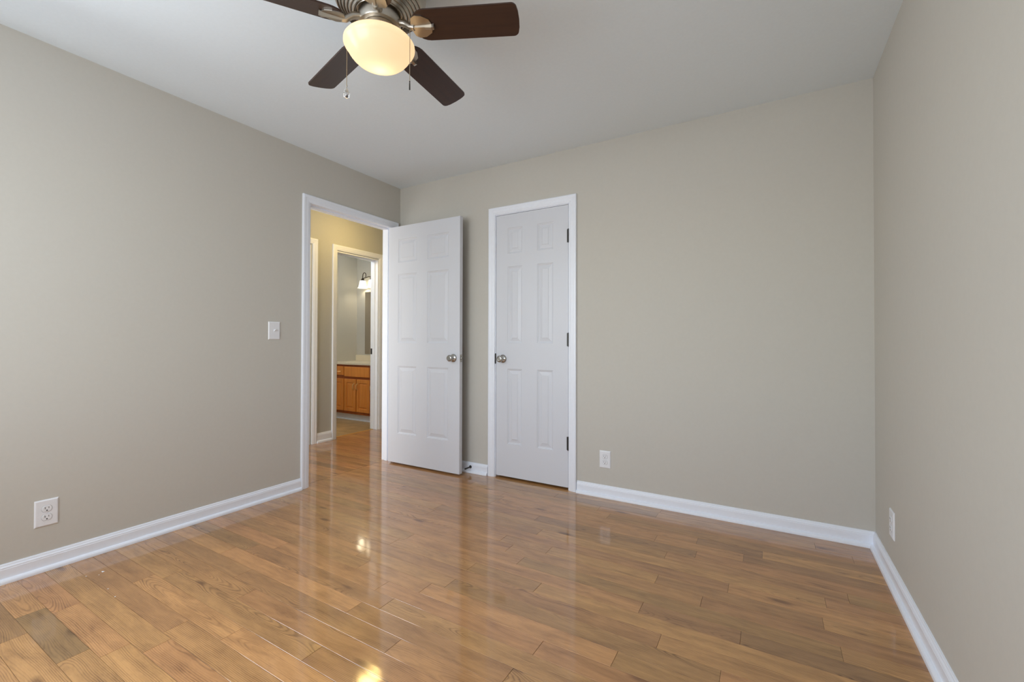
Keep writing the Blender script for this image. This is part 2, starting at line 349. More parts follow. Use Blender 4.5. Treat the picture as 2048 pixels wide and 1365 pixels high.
def planks(name, x0, x1, y0, y1, m, joints=(), tones=(), seed=3, base=.55):
    rnd = random.Random(seed); bm = bmesh.new(); uvl = bm.loops.layers.uv.new('plank'); uv2 = bm.loops.layers.uv.new('local'); cl = bm.loops.layers.float_color.new('tone')
    # a 3-component plank coordinate is kept in the uv (u, v); thickness of seam .7 mm
    k0 = math.floor((y0-PY0)/PW); k1 = math.ceil((y1-PY0)/PW)
    for k in range(k0, k1):
        ya, yb = max(y0, PY0+k*PW), min(y1, PY0+(k+1)*PW)
        if yb-ya < .002: continue
        cuts = sorted(x for x, y in joints if math.floor((y-PY0)/PW) == k)
        allc = [x0]+cuts+[x1]; cs = [x0]
        for a, b in zip(allc, allc[1:]):
            L = b-a; n_ = max(1, round(L/rnd.uniform(.85, 1.5)))
            if a == x0 and L/n_ > .5:
                pass
            ts = [a + L*(i+(rnd.uniform(-.28, .28) if n_ > 1 else 0))/n_ for i in range(1, n_)]
            cs += ts + [b]
        for a, b in zip(cs, cs[1:]):
            if b-a < .01: continue
            t = min(1, max(0, rnd.gauss(base, .17)))
            for tx, ty, tv in tones:
                if a <= tx < b and math.floor((ty-PY0)/PW) == k: t = tv
            g, hue = rnd.random(), rnd.random(); du, dv = rnd.uniform(0, 60), rnd.uniform(0, 60)
            tilt = rnd.uniform(-.0012, .0012); dz = rnd.uniform(-.00012, 0); bw = .0007; bd = .0006
            crown = rnd.uniform(.00002, .00010)
            gx = .0004
            us = (a+gx, a+gx+bw, b-gx-bw, b-gx)
            vs_ = (ya+.0003, ya+.0003+bw, ya+.3*(yb-ya), ya+.7*(yb-ya), yb-.0003-bw, yb-.0003)
            V = {}
            for i, X in enumerate(us):
                for j, Y in enumerate(vs_):
                    edge = i in (0, 3) or j in (0, 5)
                    z = dz + (Y-(ya+yb)/2)*tilt + (crown if j in (2, 3) else 0) - (bd if edge else 0)
                    V[i, j] = bm.verts.new((X, Y, z))
            for i in range(3):
                for j in range(5):
                    f = bm.faces.new([V[i, j], V[i+1, j], V[i+1, j+1], V[i, j+1]]); f.smooth = False
                    for lp in f.loops:
                        lp[uvl].uv = (lp.vert.co.x+du, (lp.vert.co.y-(ya+yb)/2)+dv); lp[cl] = (t, g, hue, 1); lp[uv2].uv = (lp.vert.co.x-a, lp.vert.co.y-(ya+yb)/2)
                    f.tag = True
    o_me = bpy.data.meshes.new(name)
    # dark sub-floor under the seams
    vs = [bm.verts.new(p) for p in ((x0, y0, -.004), (x1, y0, -.004), (x1, y1, -.004), (x0, y1, -.004))]
    f = bm.faces.new(vs)
    for lp in f.loops: lp[uvl].uv = (0, 0); lp[cl] = (0, 0, 0, 1)
    f.material_index = 1
    bm.to_mesh(o_me); bm.free(); o_me.materials.append(m); o_me.materials.append(M['seam'])
    o = bpy.data.objects.new(name, o_me); COL.objects.link(o)
    return tag(o, kind='structure')
planks('floor', -2.955, XR+.02, YR-.02, YB+.75, M['oak'], J, TONES)
planks('floor_hall', -4.118, -2.958, 1.0, 4.78, M['oak_hall'], (), (), 9, .35)
bm = bmesh.new(); box(bm, BX0, -4.125, BYF, BYB, -.03, .002); struct('floor_bath', bm, M['vinyl'])
bm = bmesh.new(); box(bm, BX0-.06, XR+T, YR-T, 4.80, -.12, -.04); struct('floor_slab', bm, M['slot'])
bm = bmesh.new(); strip(bm, [(0, 0), (.004, .0035), (.010, .0045), (.016, .0035), (.020, 0)], (-4.132, BD[0]+.018, .001), (-4.132, BD[1]-.018, .001), (1, 0, 0))
struct('trim_1', bm, M['gold_strip'])

# ------------------------------------------------------------------ baseboards (with shoe moulding)
BASE = [(0, 0), (.029, 0), (.029, .006), (.0275, .012), (.024, .0165), (.019, .019), (.0135, .020), (.0135, .059), (.012, .062), (.0125, .065), (.0105, .069), (.0075, .0725), (.0075, .0755), (.005, .080), (0, .081)]
def base(name, segs):
    bm = bmesh.new()
    for s in segs: strip(bm, BASE, *s)
    return struct(name, bm, M['trim'])
base('baseboard_left', [((XL, YR, 0), (XL, 1.951, 0), (1, 0, 0), Vector((0, 0, 1)), 0, 0)])
base('baseboard_back', [((XL, YB, 0), (-1.930, YB, 0), (0, -1, 0)), ((-1.178, YB, 0), (XR, YB, 0), (0, -1, 0), Vector((0, 0, 1)), 0, 0)])
base('baseboard_right', [((XR, YR, 0), (XR, YB, 0), (-1, 0, 0))])
base('baseboard_rear', [((XL, YR, 0), (XR, YR, 0), (0, 1, 0))])
HB = [(t, h*1.25) for t, h in BASE]
bm = bmesh.new()
for s in (((HX0, 2.918, 0), (HX0, 3.094, 0), (1, 0, 0)), ((HX0, 3.812, 0), (HX0, 4.75, 0), (1, 0, 0)), ((HX0, 1.0, 0), (HX0, 2.07, 0), (1, 0, 0))): strip(bm, HB, *s)
struct('baseboard_hall', bm, M['trim'])

# ------------------------------------------------------------------ door frames
# casing profile: (across width from the opening outwards, thickness)
CAS = [(0, 0), (0, .009), (.004, .0105), (.010, .011), (.014, .0135), (.020, .0145), (.034, .0150), (.038, .0165), (.046, .017), (.053, .0165), (.057, .013), (.057, 0)]
def casing(bm, axis, plane, sgn, a0, a1, top, z0=0.0):
    """three mitred legs round an opening a0..a1 x 0..top, lying on plane (axis 'x' or 'y'), facing sgn"""
    def P(a, z, t):
        return Vector((plane+sgn*t, a, z)) if axis == 'x' else Vector((a, plane+sgn*t, z))
    path = [(a0, z0, -1, 0), (a0, top, -1, 1), (a1, top, 1, 1), (a1, z0, 1, 0)]
    rings = [[bm.verts.new(P(a+da*wd, z+dz*wd, t)) for wd, t in CAS] for a, z, da, dz in path]
    k = len(CAS)
    for r0, r1 in zip(rings, rings[1:]):
        for i in range(k): bm.faces.new([r0[i], r0[(i+1) % k], r1[(i+1) % k], r1[i]])
    bm.faces.new(rings[0]); bm.faces.new(rings[-1])
def jambs(bm, axis, p0, p1, a0, a1, top, th=.018, stop=None, z0=.0):
    def B(a, b, z, zz, q0=p0, q1=p1):
        if axis == 'x': box(bm, q0, q1, a, b, z, zz)
        else: box(bm, a, b, q0, q1, z, zz)
    B(a0-th, a0, z0, top+th); B(a1, a1+th, z0, top+th); B(a0, a1, top, top+th)
    if stop:
        s0, s1 = stop
        B(a0, a0+.010, z0, top, s0, s1); B(a1-.010, a1, z0, top, s0, s1); B(a0+.010, a1-.010, top-.010, top, s0, s1)
# bedroom doorway (jamb faces 2.020 .. 2.822)
bm = bmesh.new(); jambs(bm, 'x', XL-T, XL, 2.020, 2.822, 2.062, stop=(XL-.075, XL-.040))
casing(bm, 'x', XL, 1, 2.010, 2.832, 2.062); casing(bm, 'x', XL-T, -1, 2.010, 2.832, 2.062)
fr1 = struct('trim_2', bm, M['trim'])
# closet doorway
bm = bmesh.new(); jambs(bm, 'y', YB, YB+T, -1.862, -1.246, 2.047, th=.014, stop=(YB+.040, YB+.075))
casing(bm, 'y', YB, -1, -1.868, -1.240, 2.052)
fr2 = struct('trim_3', bm, M['trim'])
# hall closed door and bathroom doorway
bm = bmesh.new(); jambs(bm, 'x', BX1, HX0, 2.156, 2.830, 2.033, th=.014, stop=(HX0-.075, HX0-.04)); casing(bm, 'x', HX0, 1, 2.150, 2.860, 2.058)
struct('trim_4', bm, M['trim'])
bm = bmesh.new(); jambs(bm, 'x', BX1, HX0, 3.164, 3.736, 2.026, th=.014, stop=(BX1+.040, BX1+.075)); casing(bm, 'x', HX0, 1, 3.156, 3.752, 2.046); casing(bm, 'x', BX1, -1, 3.156, 3.752, 2.046)
fr4 = struct('trim_5', bm, M['trim'])
def plate(name, parent, x0, x1, y0, y1, z0, z1, m='nickel'):
    b = bmesh.new(); box(b, x0, x1, y0, y1, z0, z1, .0008); return link(name, b, M[m], parent)
plate('strike_plate', fr1, XL-.036, XL-.004, 2.019, 2.0215, .90, .965, 'steel')
plate('strike_plate', fr2, -1.8645, -1.8595, YB-.008, YB+.004, .885, .965, 'steel')
plate('strike_plate', fr4, BX1+.004, BX1+.036, 3.7345, 3.737, .90, .97, 'steel')

# ------------------------------------------------------------------ six-panel doors
def panel_door(name, W, Hh, Th, cols, rows, mw=.040, parent=None, m='door'):
    """local: x 0..W from hinge, y 0..Th (front face y=0), z 0..Hh; cols/rows = panel spans"""
    bm = bmesh.new(); xs = sorted({0, W} | {v for c in cols for v in c}); zs = sorted({0, Hh} | {v for r in rows for v in r})
    isp = lambda x0, x1, z0, z1: any(abs(c[0]-x0) < 1e-6 and abs(c[1]-x1) < 1e-6 for c in cols) and any(abs(r[0]-z0) < 1e-6 and abs(r[1]-z1) < 1e-6 for r in rows)
    for side, yf, s in ((0, 0, 1), (1, Th, -1)):
        vv = {}
        def V(x, z, d=0):
            k = (round(x, 5), round(z, 5), round(d, 5))
            if k not in vv: vv[k] = bm.verts.new((x, yf+s*d, z))
            return vv[k]
        for x0, x1 in zip(xs, xs[1:]):
            for z0, z1 in zip(zs, zs[1:]):
                if not isp(x0, x1, z0, z1): bm.faces.new([V(x0, z0), V(x1, z0), V(x1, z1), V(x0, z1)]); continue
                # ogee sunk sticking, flat, raised-field bevel
                rings = [(0, 0), (.002, .0030), (.007, .0042), (.011, .0075), (.014, .0080), (.017, .0078), (mw-.003, .0030), (mw, .0018), (mw+.001, .0005)]
                prev = None
                for ins, d in rings:
                    r = [V(x0+ins, z0+ins, d), V(x1-ins, z0+ins, d), V(x1-ins, z1-ins, d), V(x0+ins, z1-ins, d)]
                    if prev:
                        for i in range(4): bm.faces.new([prev[i], prev[(i+1) % 4], r[(i+1) % 4], r[i]])
                    prev = r
                bm.faces.new(prev)
        if side == 0: F = dict(vv)
        else: G = dict(vv)
    for key in ('x', 'z'):
        seq = xs if key == 'x' else zs
        for c in ((0, Hh) if key == 'x' else (0, W)):
            for a, b in zip(seq, seq[1:]):
                ks = [(a, c), (b, c)] if key == 'x' else [(c, a), (c, b)]
                k = [(round(p, 5), round(q, 5), 0) for p, q in ks]
                bm.faces.new([F[k[0]], F[k[1]], G[k[1]], G[k[0]]])
    return link(name, bm, M[m], parent)
def knob(parent, loc, axis):
    """parts of a door: rosette and round knob; axis = direction it sticks out (local to the door)"""
    q = Vector((0, 0, 1)).rotation_difference(Vector(axis)).to_matrix().to_4x4(); mt = Matrix.Translation(Vector(loc)) @ q
    bm = bmesh.new()
    lathe(bm, [(0, 0), (.0325, 0), (.0325, .003), (.031, .006), (.026, .010), (.016, .013), (.0115, .016), (.0105, .026), (.0115, .031), (.018, .034), (.0245, .039), (.0265, .046), (.0262, .052), (.0235, .057), (.019, .0595), (.0155, .0600), (.0150, .0580), (.0105, .0572), (.0065, .0578), (.0060, .0570), (0, .0570)], mt, 40)
    return link('door_knob', bm, M['nickel'], parent, smooth=True, sharp=35)
rows = [(.252, .832), (1.030, 1.622), (1.722, 1.922)]
dcols = [(.112, .322), (.440, .660)]
# open bedroom door: hinge at (XL, 2.813), slab swung into the room, seen face towards the camera
d1 = panel_door('door_1', .772, 2.036, .035, dcols, rows)
d1.location = (-2.880, 2.776, .014); d1.rotation_euler = (0, 0, math.radians(.3))
tag(d1, 'white six-panel door standing open against the back wall corner', 'door', kind='structure')
knob(d1, (.710, 0, .912), (0, -1, 0)); knob(d1, (.710, .035, .912), (0, 1, 0))
bm = bmesh.new(); box(bm, .7715, .7728, .006, .029, .882, .940, .0004); lathe(bm, [(0, 0), (.0085, 0), (.0085, .009), (.006, .012), (0, .012)], Matrix.Translation((.7725, .0175, .912)) @ Matrix.Rotation(math.radians(90), 4, 'Y'), 20)
link('latch', bm, M['nickel'], d1, smooth=True)
for z in (.20, .98, 1.80):
    bm = bmesh.new(); lathe(bm, [(0, 0), (.0055, 0), (.0055, .088), (0, .088)], Matrix.Translation((-.006, .041, z)), 16); link('hinge', bm, M['nickel'], d1, smooth=True)
# closed closet door
d2 = panel_door('door_2', .610, 2.028, .035, [(.104, .232), (.361, .491)], rows)
d2.location = (-1.859, YB+.002, .016)
tag(d2, 'closed narrow white six-panel closet door', 'door', kind='structure')
knob(d2, (.062, 0, .908), (0, -1, 0))
for z in (.268, 1.010, 1.756):
    bm = bmesh.new(); mt = Matrix.Translation((.6125, -.0065, z))
    lathe(bm, [(0, -.004), (.003, -.003), (.004, 0), (.0062, 0), (.0062, .018), (.0056, .0185), (.0062, .019), (.0062, .037), (.0056, .0375), (.0062, .038), (.0062, .056), (.0056, .0565), (.0062, .057), (.0062, .075), (.0056, .0755), (.0062, .076), (.0062, .094), (.004, .094), (.003, .097), (0, .098)], mt, 16)
    box(bm, .600, .6125, -.0012, .0006, z, z+.094)
    link('hinge', bm, M['steel'], d2, smooth=True)
# hall door (its edge shows past the doorway)
d3 = panel_door('door_3', .668, 2.012, .035, [(.10, .28), (.388, .568)], rows)
d3.location = (HX0-.004, 2.160, .014); d3.rotation_euler = (0, 0, math.radians(90))
tag(d3, 'closed white door across the hall', 'door', kind='structure')

# ------------------------------------------------------------------ windows behind the camera, and an added side window
def window(name, axis, plane, out, a0, a1, z0, z1):
    bm = bmesh.new()
    def B(a, b, z, zz, q0, q1):
        q0, q1 = sorted((plane+out*q0, plane+out*q1))
        if axis == 'y': box(bm, a, b, q0, q1, z, zz)
        else: box(bm, q0, q1, a, b, z, zz)
    for q0, q1, wd in ((.0, .085, .02),):
        B(a0, a0+wd, z0, z1, q0, q1); B(a1-wd, a1, z0, z1, q0, q1); B(a0, a1, z0, z0+wd, q0, q1); B(a0, a1, z1-wd, z1, q0, q1)
    c = (z0+z1)/2; B(a0+.02, a1-.02, c-.02, c+.02, .05, .08)
    B(a0-.06, a0, z0-.06, z1+.06, -.016, 0); B(a1, a1+.06, z0-.06, z1+.06, -.016, 0); B(a0, a1, z1, z1+.06, -.016, 0); B(a0, a1, z0-.06, z0, -.016, 0)
    return struct(name, bm, M['trim'])
for i, a in enumerate(WIN): window('window_%d' % (i+1), 'y', YR, -1, *a)
window('window_3', 'x', XL, -1, *FILL_WIN)  # unseen window added to light the right wall and ceiling
bm = bmesh.new(); box(bm, -8, 6, -8, 8, -.6, -.5); struct('ground_outside', bm, M['outside'])

# ------------------------------------------------------------------ outlets and switch
def wall_plate(bm, w_, h_):
    # local: x across, y out of the wall (towards -y is wall), z up
    prof = [(0, 0), (0, .002), (.0035, .0052), (.006, .006)]
    prev = None
    for ins, y in prof:
        r = [bm.verts.new((sx*(w_/2-ins), -y, sz*(h_/2-ins))) for sx, sz in ((-1, -1), (1, -1), (1, 1), (-1, 1))]
        if prev:
            for i in range(4): bm.faces.new([prev[i], prev[(i+1) % 4], r[(i+1) % 4], r[i]])
        else: bm.faces.new(r)
        prev = r
    bm.faces.new(prev)
def outlet(loc, rot, label, wd=.078, ht=.122):
    t = empty('power_outlet', loc, label, 'outlet', None, rot)
    bm = bmesh.new(); wall_plate(bm, wd, ht); link('cover_plate', bm, M['plastic'], t)
    for s in (1, -1):
        zc = s*.0195; bm = bmesh.new(); pts = []
        for i in range(40):
            a = 2*math.pi*i/40; x, z = .0170*math.cos(a), .0170*math.sin(a)
            pts.append((x, max(-.0138, min(.0138, z))))
        A = [bm.verts.new((x, -.0055, zc+z)) for x, z in pts]; B = [bm.verts.new((x, -.0075, zc+z)) for x, z in pts]; C_ = [bm.verts.new((x*.95, -.0083, zc+z*.95)) for x, z in pts]
        for P, Q in ((A, B), (B, C_)):
            for i in range(40): bm.faces.new([P[i], P[(i+1) % 40], Q[(i+1) % 40], Q[i]])
        bm.faces.new(C_); bm.faces.new(A)
        G_ = [bm.verts.new((x*1.07, -.0061, zc+z*1.08)) for x, z in pts]; bm.faces.new(G_).material_index = 1  # grey disc paints the shaded outline round the receptacle
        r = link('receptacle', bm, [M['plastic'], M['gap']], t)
        bm = bmesh.new()
        box(bm, -.0072, -.0054, -.0088, -.0080, zc-.0005, zc+.0085); box(bm, .0054, .0070, -.0088, -.0080, zc+.0005, zc+.0080)
        lathe(bm, [(0, 0), (.0027, 0), (.0027, .0008), (0, .0008)], Matrix.Translation((0, -.0080, zc-.0075)) @ Matrix.Rotation(math.radians(90), 4, 'X'), 14)
        sl = link('socket_slots', bm, M['slot'], r); sl['label'] = 'dark slots and ground hole'
    bm = bmesh.new(); lathe(bm, [(0, 0), (.0032, 0), (.0032, .0008), (0, .0014)], Matrix.Translation((0, -.006, 0)) @ Matrix.Rotation(math.radians(90), 4, 'X'), 14)
    link('screw', bm, M['plastic'], t)
    return t
outlet((XL, .676, .262), math.radians(90), 'white duplex outlet low on the left wall, the largest in view', wd=.080)
outlet((-.975, YB, .256), 0, 'white duplex outlet on the back wall right of the closet door', wd=.078, ht=.118)
outlet((XR, 2.550, .252), math.radians(-90), 'white outlet on the right wall, seen edge-on near the corner', wd=.080, ht=.122)
t = empty('light_switch', (XL, 1.752, 1.128), 'white toggle light switch on the left wall beside the doorway', 'light switch', None, math.radians(90))
bm = bmesh.new(); wall_plate(bm, .080, .120); link('cover_plate', bm, M['plastic'], t)
bm = bmesh.new(); box(bm, -.006, .006, -.0075, -.0055, -.013, .013, .0005); g = link('toggle_surround', bm, M['plastic'], t)
bm = bmesh.new()
vs = [Vector((sx*.0038*k, y, z+dz)) for (y, z, k) in ((-.006, .0, 1.0), (-.020, .007, .8)) for sx in (-1, 1) for dz in (-.0045*k, .0045*k)]
vv = [bm.verts.new(v) for v in vs]; bmesh.ops.convex_hull(bm, input=vv); link('toggle', bm, M['plastic'], g)
for s in (1, -1):
    bm = bmesh.new(); lathe(bm, [(0, 0), (.0030, 0), (.0030, .0008), (0, .0014)], Matrix.Translation((0, -.006, s*.030)) @ Matrix.Rotation(math.radians(90), 4, 'X'), 14)
    link('screw', bm, M['plastic'], t)

# ------------------------------------------------------------------ spring door stop
t = empty('door_stop', (-2.092, YB-.0135, .046), 'dark metal spring door stop on the baseboard behind the open door', 'door stop')
R90 = Matrix.Rotation(math.radians(90), 4, 'X')
bm = bmesh.new(); lathe(bm, [(0, 0), (.0125, 0), (.0125, .002), (.0075, .011), (.005, .014), (0, .014)], R90, 24); link('mounting_cone', bm, M['steel'], t, smooth=True)
bm = bmesh.new(); n_ = 14*12
tube(bm, [(.0042*math.cos(2*math.pi*i/12), -.013-.052*i/n_, .0042*math.sin(2*math.pi*i/12)) for i in range(n_+1)], .0017, 6); tube(bm, [(0, -.012, 0), (0, -.066, 0)], .0034, 10)
link('spring', bm, M['steel'], t, smooth=True)
bm = bmesh.new(); lathe(bm, [(0, .062), (.0062, .062), (.0066, .066), (.0062, .073), (0, .075)], R90, 20); link('bumper_tip', bm, M['steel'], t, smooth=True)

# ------------------------------------------------------------------ ceiling fan
FX, FY = -1.247, 1.150
fan = empty('ceiling_fan', (FX, FY, H), 'flush-mount ceiling fan with five dark wooden blades and a lit globe', 'ceiling fan')
def fz(z): return z - H
prof = [(0, 2.44), (.118, 2.44), (.150, 2.425), (.166, 2.395), (.170, 2.360), (.166, 2.325), (.158, 2.303)]
mi = [0]*6
r, z = .156, 2.300
ridge = []
for k in range(6):      # stepped ridges on the underside
    ridge += [(r, z), (r-.004, z-.005), (r-.008, z-.0045), (r-.0085, z+.001)]
    r -= .0115; z -= .0065
prof += ridge + [(.086, 2.262), (.082, 2.280), (.060, 2.280)]
while len(mi) < len(prof)-1: mi.append(0)
bm = bmesh.new(); lathe(bm, [(a, fz(b)) for a, b in prof], Matrix(), 72, None); link('motor_housing', bm, M['fan_metal'], fan, smooth=True, sharp=30)
bm = bmesh.new(); lathe(bm, [(a, fz(b)) for a, b in [(.050, 2.284), (.078, 2.282), (.078, 2.2805)]], Matrix(), 48); link('vent_ring', bm, M['fan_gap'], fan)
bm = bmesh.new(); lathe(bm, [(a, fz(b)) for a, b in [(0, 2.279), (.074, 2.279), (.076, 2.272), (.076, 2.232), (.073, 2.226), (.060, 2.225), (0, 2.225)]], Matrix(), 60); link('flywheel_hub', bm, M['fan_metal'], fan, smooth=True, sharp=35)
bm = bmesh.new(); lathe(bm, [(a, fz(b)) for a, b in [(0, 2.224), (.056, 2.224), (.058, 2.215), (.058, 2.185), (.066, 2.176), (.092, 2.168), (.094, 2.156), (.088, 2.156), (0, 2.158)]], Matrix(), 60); link('light_fitter', bm, M['fan_metal'], fan, smooth=True, sharp=35)
for a in (20, 140, 260):
    bm = bmesh.new(); c, s = math.cos(math.radians(a)), math.sin(math.radians(a))
    lathe(bm, [(0, 0), (.004, 0), (.004, .010), (.0055, .010), (.0055, .016), (0, .016)], Matrix.Translation((.092*c, .092*s, fz(2.163))) @ Matrix.Rotation(math.radians(a), 4, 'Z') @ Matrix.Rotation(math.radians(90), 4, 'Y'), 12)
    link('thumb_screw', bm, M['fan_metal'], fan, smooth=True)
bm = bmesh.new(); GR = .1275
gp = [(.086, 2.170), (.098, 2.1705), (.112, 2.169), (.122, 2.165), (.1272, 2.158), (.1275, 2.151), (.1250, 2.145), (.1205, 2.140), (.1165, 2.134), (.110, 2.122), (.100, 2.109), (.086, 2.096), (.070, 2.087), (.052, 2.080), (.033, 2.0765), (.015, 2.075), (0, 2.0748)]
lathe(bm, [(a, fz(b)) for a, b in gp], Matrix(), 72, cap=False); globe = link('glass_globe', bm, M['globe'], fan, smooth=True, sharp=60); globe['label'] = 'lit frosted cream glass bowl'
bl = point('fan_bulb', (FX-.015, FY+.015, 2.118), 0.13, (1.0, .82, .52), .016)
# blades
TH0, PIT, DR, RT, HWd = .403, -.261, .028, .520, .061
def blade_mesh():
    """local frame: x outwards, y sideways, z up; blade plane through z=0"""
    bm = bmesh.new(); pts = []
    def arc(cx, cy, r_, a0, a1, n_=8):
        return [(cx+r_*math.cos(math.radians(a0+(a1-a0)*i/n_)), cy+r_*math.sin(math.radians(a0+(a1-a0)*i/n_))) for i in range(n_+1)]
    R1 = RT-.004; c = .020
    pts += arc(R1-c, -HWd+c, c, -90, -8, 8)
    pts += [(R1+.0030, -.03), (R1+.0045, 0), (R1+.0030, .03)]
    pts += arc(R1-c, HWd-c, c, 8, 90, 8)
    # root: narrows to a rounded end
    for i in range(0, 13):
        a = math.radians(90+180*i/12); pts.append((.182+.058*math.cos(a), HWd*.98*math.sin(a)*(1 if abs(math.sin(a)) > .99 else .99)))
    vs_ = []; last = None
    for p in pts:
        if last is None or (abs(p[0]-last[0])+abs(p[1]-last[1])) > 1e-4: vs_.append(p); last = p
    top = [bm.verts.new((x, y, .003)) for x, y in vs_]; bot = [bm.verts.new((x, y, -.003)) for x, y in vs_]
    bm.faces.new(top); bm.faces.new(bot[::-1])
    for i in range(len(vs_)): bm.faces.new([top[i], bot[i], bot[(i+1) % len(vs_)], top[(i+1) % len(vs_)]])
    bmesh.ops.triangulate(bm, faces=[f for f in bm.faces if len(f.verts) > 4])
    return bm
def bracket_mesh():
    bm = bmesh.new(); out = []
    # leaf-shaped plate below the blade
    P = [(.124, -.014), (.130, -.034), (.146, -.043), (.170, -.040), (.194, -.026), (.204, 0), (.194, .026), (.170, .040), (.146, .043), (.130, .034), (.124, .014)]
    a = [bm.verts.new((x, y, -.0035)) for x, y in P]; b = [bm.verts.new((x, y, -.0075)) for x, y in P]
    bm.faces.new(a); bm.faces.new(b[::-1])
    for i in range(len(P)): bm.faces.new([a[i], b[i], b[(i+1) % len(P)], a[(i+1) % len(P)]])
    # raised rib ending in a turned-down nose
    Q = [(.124, .0055, -.0075, -.013), (.175, .0065, -.0075, -.016), (.200, .0080, -.0075, -.020), (.209, .0090, -.0045, -.017)]
    rg = [[bm.verts.new((x, s*wd, zz)) for s, zz in ((-1, z0), (1, z0), (.7, z1), (-.7, z1))] for x, wd, z0, z1 in Q]
    for r0, r1 in zip(rg, rg[1:]):
        for i in range(4): bm.faces.new([r0[i], r0[(i+1) % 4], r1[(i+1) % 4], r1[i]])
    bm.faces.new(rg[0]); bm.faces.new(rg[-1])
    return bm
for k in range(5):
    a = TH0 + k*2*math.pi/5
    if k == 0:
        b0 = link('blade', blade_mesh(), M['blade'], fan); bmd = b0.modifiers.new('edge', 'BEVEL'); bmd.width = .001; bmd.segments = 2; bmd.limit_method = 'ANGLE'
        k0_ = link('blade_bracket', bracket_mesh(), M['fan_metal'], b0); k0_['label'] = 'pewter blade bracket'
        bm = bmesh.new(); tube(bm, [(.070, 0, .020), (.095, 0, .014), (.108, 0, .004), (.120, 0, -.006), (.134, 0, -.009)], [.013, .012, .011, .011, .010], 12)
        a0_ = link('bracket_arm', bm, M['fan_metal'], b0, smooth=True)
        b = b0
    else:
        b = b0.copy(); COL.objects.link(b); b.parent = fan
        for src in (k0_, a0_):
            c2 = src.copy(); COL.objects.link(c2); c2.parent = b
    m_ = Matrix.Rotation(a, 4, 'Z') @ Matrix.Translation((0, 0, fz(2.222))) @ Matrix.Rotation(math.atan(DR), 4, 'Y') @ Matrix.Rotation(PIT, 4, 'X')
    b.matrix_local = m_
# pull chains
def chain(ang, r_, ztop, zbot, kind):
    x, y = r_*math.cos(math.radians(ang)), r_*math.sin(math.radians(ang)); x0, y0 = .056*math.cos(math.radians(ang)), .056*math.sin(math.radians(ang))
    bm = bmesh.new()
    pts = [(x0, y0, fz(2.205)), ((x0+x)/2, (y0+y)/2, fz(2.203)), (x*.97, y*.97, fz(2.190)), (x, y, fz(ztop)), (x, y, fz(zbot))]
    tube(bm, pts, .0004, 5)
    z = ztop
    while z > zbot:
        bmesh.ops.create_icosphere(bm, subdivisions=1, radius=.0017, matrix=Matrix.Translation((x, y, fz(z)))); z -= .0036
    o = link('pull_chain', bm, M['chain'], fan, smooth=True)
    bm = bmesh.new()
    if kind == 'crystal':
        lathe(bm, [(0, .006), (.003, .004), (.0034, -.001), (.002, -.005), (.004, -.010), (.008, -.018), (.0115, -.029), (.0118, -.036), (.0085, -.043), (.003, -.046), (0, -.0463)], Matrix.Translation((x, y, fz(zbot))), 14)
        link('crystal_pendant', bm, M['crystal'], o)
    else:
        lathe(bm, [(0, .006), (.0018, .005), (.0022, .001), (.0012, -.001), (.0022, -.003), (.0026, -.026), (0, -.028)], Matrix.Translation((x, y, fz(zbot))), 14)
        link('chain_fob', bm, M['fob'], o, smooth=True)
chain(6, .1375, 2.175, 1.985, 'fob')
chain(197, .1375, 2.175, 2.023, 'crystal')

# ------------------------------------------------------------------ white specks left on the floor near the left wall
first = None
for (x, y, a, sc) in ((-2.634, .801, 20, 1.1), (-2.436, .758, 70, .5), (-2.336, .750, 140, .6), (-2.649, .748, 50, .5), (-2.616, .782, 110, .4)):
    if first is None:
        bm = bmesh.new(); rnd = random.Random(5)
        for i in range(9): bm.verts.new((rnd.uniform(-.008, .008), rnd.uniform(-.004, .004), rnd.uniform(.0005, .003)))
        bmesh.ops.convex_hull(bm, input=bm.verts[:]); first = o = link('paint_chip', bm, M['plastic'])
    else: o = first.copy(); COL.objects.link(o)
    o.location = (x, y, .0004); o.rotation_euler = (0, 0, math.radians(a)); o.scale = (sc, sc, sc)
    tag(o, 'tiny white paint chip on the floorboards below the left wall', 'debris', 'white paint chips on the floor')

# ------------------------------------------------------------------ hall ceiling light (out of direct sight above the door head; the floor mirrors it)
HLX, HLY = -3.53, 3.16
hl = empty('hall_ceiling_light', (HLX, HLY, H), 'round glowing ceiling light in the hall, mirrored in the glossy floor', 'ceiling light')
bm = bmesh.new(); lathe(bm, [(0, 0), (.12, 0), (.125, -.012), (.115, -.022), (0, -.022)], Matrix(), 40); link('light_pan', bm, M['bronze'], hl, smooth=True)
bm = bmesh.new(); lathe(bm, [(.112, -.022), (.112, -.030), (.100, -.055), (.075, -.075), (.04, -.088), (0, -.092)], Matrix(), 40, cap=False); link('glass_bowl', bm, M['hall_glass'], hl, smooth=True)

